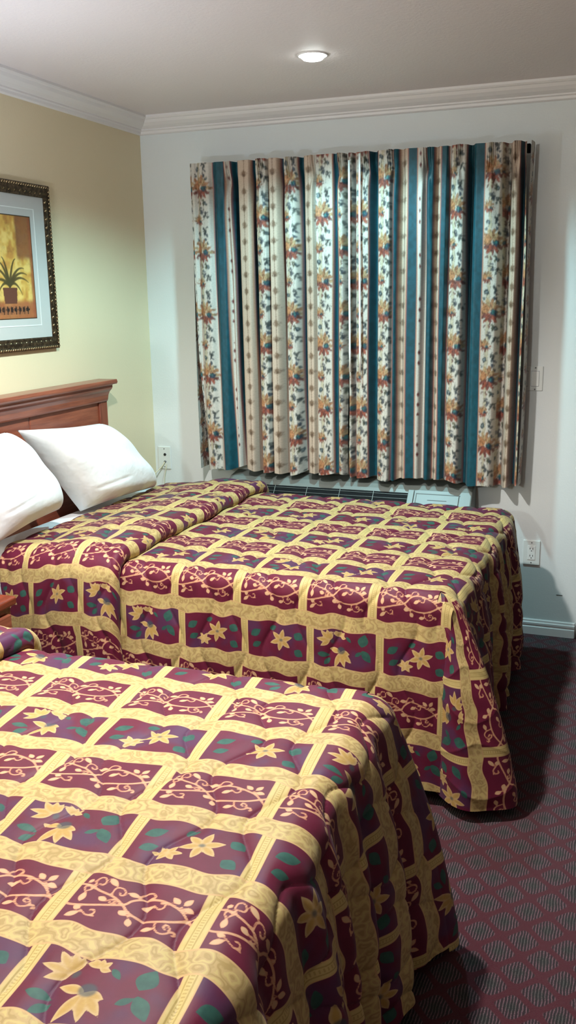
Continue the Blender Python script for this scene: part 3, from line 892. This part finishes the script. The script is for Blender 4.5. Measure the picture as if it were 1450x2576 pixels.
def stroke(C, p0, p1, w0, w1, col):
    t = np.linspace(0, 1, 28); p0 = np.array(p0); p1 = np.array(p1)
    cp = (p0 + p1) / 2 + np.array([0, .045])
    best = np.full(YY.shape, 9.0)
    for k in t:
        p = (1 - k) ** 2 * p0 + 2 * k * (1 - k) * cp + k * k * p1
        best = np.minimum(best, np.hypot(YY - p[0], ZZ - p[1]) - (w0 + (w1 - w0) * k))
    return lerp(C, col, sst(best, .002, -.002) * .95)
for dy, dz in [(1.3 * p_, 1.2 * q_) for p_, q_ in ((.095, .01), (.075, .055), (.035, .085), (-.03, .09), (-.075, .05), (-.095, .0), (.06, -.03), (-.06, -.03), (.088, .035), (-.05, .075))]:
    C = stroke(C, (cy0, cz0 + .02), (cy0 + dy, cz0 + .02 + dz), .0085, .002, srgb(70, 62, 32))
pot = (np.abs(YY - cy0) < .045 + (ZZ - cz0) * .12) & (ZZ < cz0 + .012) & (ZZ > cz0 - .052)
C[pot] = srgb(98, 58, 44)
band = (ZZ < -AH + .052) & (ZZ > -AH + .018) & (YY < AW - .045) & (YY > -AW + .045)
orn = (np.sin(YY * 2 * PI / .026) + .6 * np.sin(YY * 2 * PI / .011 + 2) + .9 * np.sin((ZZ + AH) * 2 * PI / .03)) > .1
C[band] = srgb(150, 96, 62); C[band & orn] = srgb(38, 28, 26)
C[(AW - np.abs(YY) < .004) | (AH - np.abs(ZZ) < .004)] = srgb(60, 48, 34)
PV = np.stack([np.full(YY.shape, .0098), YY, ZZ], -1).reshape(-1, 3)
np_mesh('art_print', PV, grid_quads(len(ay), len(az)), M['art'], pf, colors=C.reshape(-1, 3), smooth=False)
tag(pf, 'palm print with grey mat in a beaded bronze frame on the cream wall', 'picture')

# ------------------------------------------------------------------ curtains
CZ0, CZ1 = 0.742, 2.196
# stripes seen across the closed curtains: (left x, right x, type, offset of the motif centre in the stripe or phase)
ST = [(.325, .347, 'F', 0), (.347, .448, 'F', 0), (.448, .513, 'T', 0), (.513, .538, 'W', 0), (.538, .580, 'T', 0), (.580, .642, 'B', 0), (.642, .672, 'T', 0), (.672, .730, 'F', 1),
      (.730, .782, 'B', 0), (.782, .804, 'T', 0), (.804, .870, 'F', 0), (.870, .902, 'T', 0), (.902, .955, 'B', 0), (.955, 1.040, 'F', 1), (1.040, 1.073, 'T', 0), (1.073, 1.104, 'F', 0),
      (1.104, 1.141, 'F', 1), (1.141, 1.152, 'T', 0), (1.152, 1.208, 'F', 1), (1.208, 1.255, 'T', 0), (1.255, 1.316, 'F', 0), (1.316, 1.349, 'T', 0), (1.349, 1.385, 'B', 0), (1.385, 1.432, 'T', 0),
      (1.432, 1.461, 'W', 0), (1.461, 1.501, 'T', 0), (1.501, 1.524, 'B', 0), (1.524, 1.565, 'T', 0), (1.565, 1.642, 'F', 1), (1.642, 1.720, 'T', 0), (1.720, 1.795, 'F', 0),
      (1.795, 1.826, 'F', 1), (1.826, 1.872, 'B', 0), (1.872, 1.895, 'T', 0), (1.895, 1.935, 'F', 1)]
VAL = [(.372, .010, .010), (.452, .014, .014), (.525, .012, .022), (.560, .015, .050), (.655, .014, .048), (.730, .006, .030), (.793, .013, .050), (.886, .016, .056), (.957, .006, .024), (1.056, .010, .020), (1.104, .009, .040),
       (1.140, .007, .034), (1.232, .015, .046), (1.318, .007, .022), (1.357, .014, .034), (1.462, .010, .024), (1.508, .009, .026), (1.565, .008, .024), (1.655, .015, .050), (1.810, .018, .060), (1.874, .011, .048)]
PLEATS = [.528, .698, .830, .952, 1.076, 1.199, 1.307, 1.465, 1.611, 1.746, 1.852]
FWD, FRP = 0.092, 0.290
fx, fz = np.arange(-FWD / 2, FWD / 2, .0012), np.arange(0, FRP, .0015)
FXX, FZZ = np.meshgrid(fx, fz, indexing='ij')
CREAM = np.array(srgb(226, 224, 212))
FI = np.zeros(FXX.shape + (3,)) + CREAM
for xl, wl_ in ((-.020, .0007), (-.006, .0007), (.010, .0006)):
    FI = lerp(FI, srgb(120, 116, 110), (np.abs(FXX - xl) < wl_) * .65)
FI = lerp(FI, srgb(216, 206, 170), (np.abs(FXX + .013) < .006) * .7)
def ell(FI, cx, cz, rx, rz, ang, col, op=1.0):
    dz = (FZZ - cz + FRP / 2) % FRP - FRP / 2; dx = FXX - cx
    c_, s_ = math.cos(ang), math.sin(ang)
    q = np.hypot((dx * c_ + dz * s_) / rx, (-dx * s_ + dz * c_) / rz)
    return lerp(FI, col, sst(q, 1.12, .88) * op)
rg = np.random.default_rng(5)
ORANGE, RUST, YEL, BLUE, DGRN, GRN = srgb(194, 142, 100), srgb(142, 78, 70), srgb(212, 184, 138), srgb(64, 90, 108), srgb(62, 78, 80), srgb(104, 108, 78)
def flower(FI, cx, cz, s):
    for k in range(7):                                  # lower rust petals
        an = PI * (1.02 + .96 * k / 6)
        FI = ell(FI, cx + .020 * s * math.cos(an), cz + .021 * s * math.sin(an), .0145 * s, .0050 * s, an, RUST if k % 2 else srgb(184, 98, 76), .95)
    for k in range(8):                                  # upper pale orange petals
        an = PI * (-.05 + 1.1 * k / 7)
        FI = ell(FI, cx - .004 + .019 * s * math.cos(an), cz + .004 + .021 * s * math.sin(an), .0155 * s, .0052 * s, an, ORANGE if k % 2 else YEL, .95)
    FI = ell(FI, cx - .012 * s, cz + .008 * s, .010 * s, .012 * s, .3, srgb(222, 160, 112))
    FI = ell(FI, cx + .010 * s, cz - .003 * s, .0095 * s, .0085 * s, 0, BLUE)
    FI = ell(FI, cx + .008 * s, cz - .001 * s, .0045 * s, .004 * s, 0, srgb(70, 140, 140))
    return FI
def sprig(FI, cx, cz, n, col):
    for k in range(n):
        FI = ell(FI, cx + rg.normal(0, .0065), cz + rg.normal(0, .011), rg.uniform(.0060, .0105), rg.uniform(.0034, .0055), rg.uniform(0, 3), col if rg.random() < .7 else DGRN, .78)
    return FI
FI = sprig(FI, .020, .150, 5, srgb(70, 88, 108)); FI = sprig(FI, .020, .185, 6, DGRN); FI = sprig(FI, -.004, .270, 6, srgb(84, 94, 112))
FI = sprig(FI, .018, .258, 6, DGRN); FI = sprig(FI, .010, .030, 4, GRN); FI = sprig(FI, -.010, .030, 4, srgb(132, 82, 68))
FI = flower(FI, -.002, .085, 1.50); FI = flower(FI, -.018, .228, .72)
for cx, cz, q in ((-.020, .168, 1.5), (.026, .122, .9), (-.030, .140, .8), (.022, .012, 1.2)):
    FI = ell(FI, cx, cz, .0062 * q, .0076 * q, .2, srgb(58, 80, 90)); FI = ell(FI, cx, cz, .0034 * q, .004 * q, .2, srgb(150, 166, 166))
bz = np.arange(0, .150, .0015); bx_ = np.arange(-.031, .031, .0012)
BXX, BZZ = np.meshgrid(bx_, bz, indexing='ij')
BI = np.zeros(BXX.shape + (3,)) + np.array(srgb(216, 197, 176))
w_ = np.full(BZZ.shape, .0011) + .0009 * (np.sin(BZZ * 2 * PI / .0125) > .3)
for cz, rz, rw in ((.035, .015, .0125), (.108, .016, .0110)):
    w_ = np.maximum(w_, rw * np.clip(1 - ((BZZ - cz) / rz) ** 2, 0, 1) ** .7 * (1 + .5 * np.sin(BXX * 1400 + BZZ * 900)))
BI = lerp(BI, srgb(112, 84, 58), (np.abs(BXX) < w_) * .85)
BI = lerp(BI, srgb(96, 78, 60), ((np.abs(BXX) < .004) & (np.abs(BZZ - .030) < .006)) * .8)
def stripe_color(X, Z):
    C = np.zeros(X.shape + (3,)) + CREAM
    for n, (x0, x1, ty, ph) in enumerate(ST):
        m = (X >= x0) & (X < x1)
        if not m.any(): continue
        xm = X[m]; zm = Z[m]; cx = (x0 + x1) / 2
        if ty == 'F':
            wx_ = (vnoise(xm, zm, 170, 21) - .5) * .007; wz_ = (vnoise(xm, zm, 170, 22) - .5) * .009
            i = np.clip(((xm + wx_ - cx) + FWD / 2) / .0012, 0, len(fx) - 1).astype(int)
            j = np.clip(((zm + wz_ + ph * FRP / 2 + .03) % FRP) / .0015, 0, len(fz) - 1).astype(int)
            c = FI[i, j]
            dk = np.clip((.75 - c.mean(axis=1)) * 3, 0, 1)[:, None]
            c = c * (1 - dk * .75 * np.clip(vnoise(xm, zm, 330, 23)[:, None] * 1.5 - .35, 0, 1))
        elif ty == 'B':
            i = np.clip(((xm - cx) + .031) / .0012, 0, len(bx_) - 1).astype(int)
            j = np.clip((zm % .150) / .0015, 0, len(bz) - 1).astype(int)
            c = BI[i, j]
        elif ty == 'W':
            c = np.zeros((len(xm), 3)) + CREAM
            spot = (np.abs(xm - cx + .004) < .004 * np.clip(np.sin(zm * 2 * PI / .047), 0, 1) * (np.sin(zm * 2 * PI / .21) > -.2))
            c[spot] = srgb(120, 60, 62)
        else:
            c = np.zeros((len(xm), 3)) + np.array(srgb(22, 84, 98))
            nn = vnoise(xm * 1.0, zm * .6, 110, 9)[:, None]
            c = c * (.75 + .5 * nn)
            e = np.minimum(xm - x0, x1 - xm)
            c[e < .0055] = srgb(142, 98, 104)
            c[e < .0022] = srgb(206, 160, 130)
        C[m] = c
    return C
def curtain(name, x0, x1, label, flip):
    root = empty(name, ((x0 + x1) / 2, 0, 0))
    xs = np.arange(x0, x1 + 1e-6, .0018); zs = np.r_[np.arange(CZ0, CZ1, .0042), CZ1]
    X, Z = np.meshgrid(xs, zs, indexing='ij')
    h = (Z - CZ0) / (CZ1 - CZ0)
    wob = .0035 * np.sin(X * 31 + Z * 2.1) * np.sin(Z * 3.0 + X * 5) + .006 * (1 - h) * np.sin(X * 9)
    Xc = X + wob + .048 * (1 - h) ** 2.2 * np.exp(-(X - .338) / .22) - .020 * sst(h, .6, 1) * np.exp(-(1.905 - X) / .12)
    Y = np.full(X.shape, -.148)
    Y -= .012 * np.cos((X - .4) * 2 * PI / .31) * (1 - .5 * h)
    gain = np.where(h > .94, .55, 1.0 - .15 * h)
    gain = .55 + (.45 - .0 * h) * sst(.975 - h, 0, .06)
    for xc, w_, dp in VAL:
        ww = w_ * (1.25 - .35 * h)
        Y += dp * 1.6 * gain * np.exp(-np.abs((Xc - xc) / ww) ** 2.4)
    top = sst(h, .90, .985)
    for xp in PLEATS:                                    # pinch pleats: three-finger ridge, nipped 8 cm below the top
        nip = np.exp(-((CZ1 - .085 - Z) / .035) ** 2)
        near = np.exp(-np.abs((X - xp) / .015) ** 2)
        lobe = np.exp(-np.abs((X - xp) / (.006 + .022 * sst(CZ1 - .085 - Z, 0, .16))) ** 2) * sst(CZ1 - .085 - Z, -.01, .03) * sst(Z, CZ1 - .55, CZ1 - .2)
        Y -= .016 * lobe
        Y += near * (.016 * nip - .014 * sst(h, .955, 1.0))
        Y += .008 * near * np.cos((X - xp) * 2 * PI / .009) * sst(h, .93, .96)
    bottom = .006 * np.sin(X * 37) + .008 * np.sin(X * 13 + 1) - .010 * sst(X, 1.6, 1.8)
    Zb = Z + (1 - sst(h, 0, .25)) * bottom
    edge = 0.0 * X
    V_ = np.stack([Xc - (x0 + x1) / 2, Y, Zb], -1)
    C = stripe_color(X, Z)
    # soften the print a little
    C[1:-1] = C[1:-1] * .6 + .2 * (C[:-2] + C[2:])
    C[:, 1:-1] = C[:, 1:-1] * .7 + .15 * (C[:, :-2] + C[:, 2:])
    o = np_mesh('panel', V_.reshape(-1, 3), grid_quads(len(xs), len(zs)), M['curtain'], root, None, np.stack([X, Z], -1).reshape(-1, 2), colors=C.reshape(-1, 3))
    # return to the wall at the outer edge
    ex = x0 if not flip else x1
    ys = np.linspace(-.145, -.016, 30)
    YR, ZR = np.meshgrid(ys, zs, indexing='ij')
    sgn = -1 if not flip else 1
    XR_ = ex + sgn * (.006 * np.sin((YR + .145) / .129 * PI)) - .004 * sgn * np.sin(ZR * 4)
    CR_ = stripe_color(np.clip(.345 + (YR + .145) * .7, .346, .447), ZR + .1)
    V2 = np.stack([XR_ - (x0 + x1) / 2, YR, ZR], -1)
    np_mesh('side_return', V2.reshape(-1, 3), grid_quads(30, len(zs)), M['curtain'], root, None, np.stack([YR, ZR], -1).reshape(-1, 2), colors=CR_.reshape(-1, 3))
    wx, wt, wbm = (1.128, 2.16, 1.240) if not flip else (1.176, 2.185, 1.240)
    tube('wand', [(wx - (x0 + x1) / 2, -.178, wt), (wx - (x0 + x1) / 2 + .003, -.182, (wt + wbm) / 2), (wx - (x0 + x1) / 2 + .006, -.180, wbm)], .0046, M['wand'], root)
    tag(root, label, 'curtain', 'the pair of striped window curtains')
    return root
curtain('curtain', .338, 1.104, 'left panel of the teal and floral striped window curtains, beside the corner', False)
curtain('curtain', 1.106, 1.905, 'right panel of the teal and floral striped window curtains, beside the light switch', True)
rod = empty('curtain_rod', (1.12, -.06, 2.175))
box('track', (-.755, -.012, -.012), (.755, .012, .012), M['trim'], rod, 0.002)
for sx in (-.70, .0, .70):
    box('bracket', (sx - .012, .012, -.02), (sx + .012, .06, .02), M['trim'], rod)
box('end_cap', (.755, -.014, -.018), (.770, .014, .018), M['ac_dark'], rod, 0.002)
tag(rod, 'white traverse rod hidden behind the curtain headings above the window', 'curtain rod')

# ------------------------------------------------------------------ through-wall air conditioner under the window
ac = empty('air_conditioner', (1.09, -0.002, 0.0))
AX = 0.612
# side profile (y, z): top slopes gently, the front leans out towards the bottom
pr = [(0, .24), (-.20, .24), (-.215, .27), (-.215, .50), (-.205, .585), (-.115, .690), (-.095, .706), (0, .722)]
bm = bmesh.new(); add_prism(bm, pr, 'x', -AX, AX)
bm_obj('housing', bm, M['ac'], ac, bevel=0.006, seg=3)
# sloping face between (-.205,.585) and (-.115,.690)
fy0, fz0, fy1, fz1 = -.205, .585, -.115, .690
L_ = math.hypot(fy1 - fy0, fz1 - fz0); ang = math.atan2(fz1 - fz0, fy1 - fy0)
def face_pt(x, s, out):                                  # s: 0 bottom .. 1 top along the sloped face
    ny, nz_ = -math.sin(ang), math.cos(ang)
    return (x, fy0 + (fy1 - fy0) * s + ny * out, fz0 + (fz1 - fz0) * s + nz_ * out)
def face_box(bm, x0, x1, s0, s1, o0, o1):
    v = [bm.verts.new(face_pt(x, s, o)) for x in (x0, x1) for s in (s0, s1) for o in (o0, o1)]
    for f in ((0, 1, 3, 2), (4, 6, 7, 5), (0, 4, 5, 1), (2, 3, 7, 6), (0, 2, 6, 4), (1, 5, 7, 3)):
        bm.faces.new([v[k] for k in f])
gx0, gx1 = -.520, .315
bm = bmesh.new(); face_box(bm, gx0, gx1, .05, .86, .0005, .0015)
bm_obj('grille_recess', bm, M['ac_dark'], ac)
for k in range(5):
    bm = bmesh.new(); s = .14 + .16 * k
    face_box(bm, gx0, gx1, s - .005, s + .005, .0015, .004)
    bm_obj('louver', bm, M['ac'], ac)
for k in range(1, 5):
    bm = bmesh.new(); x = gx0 + (gx1 - gx0) * k / 5
    face_box(bm, x - .0014, x + .0014, .05, .86, .0015, .005)
    bm_obj('divider', bm, M['ac'], ac)
bm = bmesh.new(); face_box(bm, gx1, gx1 + .028, .0, .97, .0005, .009)
bm_obj('divider', bm, M['ac'], ac, bevel=.002)
bm = bmesh.new(); face_box(bm, .355, .555, .10, .84, .0005, .006)
lid = bm_obj('control_lid', bm, M['ac'], ac, bevel=.0025)
bm = bmesh.new(); face_box(bm, .352, .558, .84, .875, .0003, .0015)
bm_obj('lid_gap', bm, M['ac_gap'], lid)
bm = bmesh.new(); face_box(bm, .352, .3555, .08, .875, .0003, .0015)
bm_obj('lid_gap', bm, M['ac_gap'], lid)
bm = bmesh.new(); face_box(bm, .41, .50, .60, .625, .006, .0068)
bm_obj('finger_slot', bm, M['ac_gap'], lid)
def loop(pts): return [face_pt(x, s, .0085) for x, s in pts]
tube('thin_wire', loop([(.375, .12), (.382, .30), (.392, .34), (.402, .26), (.415, .14), (.43, .12)]), .0016, M['ac_dark'], lid)
tube('thin_wire', loop([(.455, .12), (.470, .30), (.482, .36), (.492, .22), (.505, .20), (.515, .30), (.527, .12)]), .0013, M['metal'], lid)
tag(ac, 'pale through-wall air conditioner with dark louvres under the window curtains', 'air conditioner')

# ------------------------------------------------------------------ plates on the walls
def plate(name, x0, x1, z0, z1, label, cat):
    t = empty(name, ((x0 + x1) / 2, 0, (z0 + z1) / 2))
    w_, h_ = (x1 - x0) / 2, (z1 - z0) / 2
    box('cover_plate', (-w_, -.006, -h_), (w_, 0, h_), M['plate'], t, 0.003, 3)
    tag(t, label, cat)
    return t, w_, h_
def screw(t, x, z):
    bm = bmesh.new(); add_lathe(bm, [(0, .0012), (.0025, .001), (.003, 0)], (0, 0, 0), 12)
    s = bm_obj('screw', bm, M['metal'], t, True); s.rotation_euler = (PI / 2, 0, 0); s.location = (x, -.006, z)
def disc(name, t, x, z, r, mat, out=.001, y=-.006):
    bm = bmesh.new(); add_lathe(bm, [(0, out), (r * .9, out), (r, 0)], (0, 0, 0), 20)
    s = bm_obj(name, bm, mat, t, True); s.rotation_euler = (PI / 2, 0, 0); s.location = (x, y, z)
jp, w_, h_ = plate('jack_plate', .0190, .0926, .699, .8196, 'small white wall plate with two dark jacks near the room corner', 'wall plate')
disc('jack', jp, .004, .018, .0075, M['hole'], .003); disc('jack', jp, .004, -.020, .006, M['metal'], .006)
disc('screw', jp, 0, .048, .003, M['metal']); disc('screw', jp, 0, -.048, .003, M['metal'])
cord = tube('phone_cord', [(.060, -.012, .739), (.056, -.016, .728), (.045, -.022, .712), (.030, -.034, .694), (.018, -.060, .676), (.013, -.10, .650), (.012, -.16, .60), (.012, -.26, .50)], .0028, M['cord'])
tag(cord, 'thin pale cord drooping from the jack plate behind the far bed', 'cord')
cord2 = tube('phone_cord', [(.070, -.010, .728), (.070, -.014, .715), (.066, -.018, .690), (.060, -.020, .655), (.056, -.022, .60), (.054, -.024, .50)], .0022, M['cord'])
tag(cord2, 'thin pale cord dropping straight down the wall below the jack plate', 'cord')
sw, w_, h_ = plate('light_switch', 1.866, 1.981, 1.153, 1.263, 'double rocker light switch plate half hidden by the right curtain', 'light switch')
for sx in (-.024, .0235):
    rk = box('rocker', (sx - .0165, -.0085, -.033), (sx + .0165, -.006, .033), M['plate_lip'], sw, 0.0012)
    bm = bmesh.new(); add_box(bm, (sx - .0175, -.0066, -.0345), (sx + .0175, -.0061, .0345))
    bm_obj('rocker_gap', bm, M['metal'], rk)
    screw(sw, sx, .048); screw(sw, sx, -.048)
po, w_, h_ = plate('power_outlet', 1.928, 2.0055, .340, .4585, 'white duplex power outlet low on the wall beside the far bed', 'power outlet')
rc = box('receptacle', (-.0175, -.0082, -.034), (.0175, -.006, .034), M['plate_lip'], po, 0.001)
for zc in (.017, -.017):
    for dx in (-.0062, .0062): box('slot', (dx - .0012, -.0088, zc - .001), (dx + .0012, -.0081, zc + .0075), M['hole'], rc)
    disc('slot', rc, 0, zc - .0075, .0024, M['hole'], .0005, -.0083)
screw(po, 0, .048); screw(po, 0, -.048)
# a small gouge in the wall paint by the door
g_ = box('wall_scuff', (2.088, -.0012, .201), (2.116, 0, .204), M['ac_gap'])
tag(g_, 'short dark scuff on the white wall above the baseboard by the door', 'wall scuff')

# ------------------------------------------------------------------ lights
def spot(x, y, power, col, size=150, blend=0.5, rad=.045):
    l = bpy.data.lights.new('can_beam', 'SPOT'); l.energy = power; l.color = col
    l.spot_size = math.radians(size); l.spot_blend = blend; l.shadow_soft_size = rad
    o = bpy.data.objects.new('can_beam', l); COL.objects.link(o); o.location = (x, y, H - 0.026)
    return o
spot(*CANS[0], 138, (0.49, 0.92, 1.0), 146, 0.45)
spot(*CANS[1], 268, (1.0, 0.97, 0.93), 150, 0.5)
spot(*CANS[2], 30, (1.0, 0.96, 0.88), 150, 0.8)
pl = bpy.data.lights.new('lamp_bulb_light', 'POINT'); pl.energy = 26; pl.color = (0.62, 0.78, 1.0); pl.shadow_soft_size = .03
po_ = bpy.data.objects.new('lamp_bulb_light', pl); COL.objects.link(po_); po_.location = (.44, -2.06, 1.565)

vl = bpy.data.lights.new('globe_light', 'POINT'); vl.energy = 122; vl.color = (0.94, 1.0, 0.97); vl.shadow_soft_size = .07
vo = bpy.data.objects.new('globe_light', vl); COL.objects.link(vo); vo.location = (1.25, -5.62, 2.0)
wd = bpy.data.worlds.new('night'); SC.world = wd; wd.use_nodes = True
wd.node_tree.nodes['Background'].inputs[0].default_value = (0.01, 0.012, 0.02, 1)
wd.node_tree.nodes['Background'].inputs[1].default_value = 0.3

# ------------------------------------------------------------------ camera
cd = bpy.data.cameras.new('camera'); cam = bpy.data.objects.new('camera', cd); COL.objects.link(cam)
cd.sensor_fit = 'VERTICAL'; cd.sensor_height = 24.0; cd.lens = 2309.5 / 2576 * 24.0; cd.clip_start = 0.02
Rm = np.array([[0.93671212, 0.34977655, -0.01505872], [-0.06695348, 0.2211904, 0.97292962], [-0.34363881, 0.91034673, -0.23061049]])
cam.matrix_world = Matrix(((Rm[0][0], Rm[1][0], -Rm[2][0], 2.36267), (Rm[0][1], Rm[1][1], -Rm[2][1], -4.27248), (Rm[0][2], Rm[1][2], -Rm[2][2], 1.59216), (0, 0, 0, 1)))
SC.camera = cam
SC.view_settings.view_transform = 'Standard'
SC.view_settings.look = 'None'
SC.view_settings.gamma = 1.0
SC.view_settings.use_curve_mapping = False
SC.view_settings.exposure = 0.0
SC.cycles.max_bounces = 5
SC.cycles.diffuse_bounces = 4
SC.cycles.glossy_bounces = 2
SC.cycles.sample_clamp_indirect = 6.0
SC.cycles.use_denoising = True
SC.cycles.use_adaptive_sampling = True
SC.cycles.adaptive_threshold = 0.045
SC.cycles.adaptive_min_samples = 16
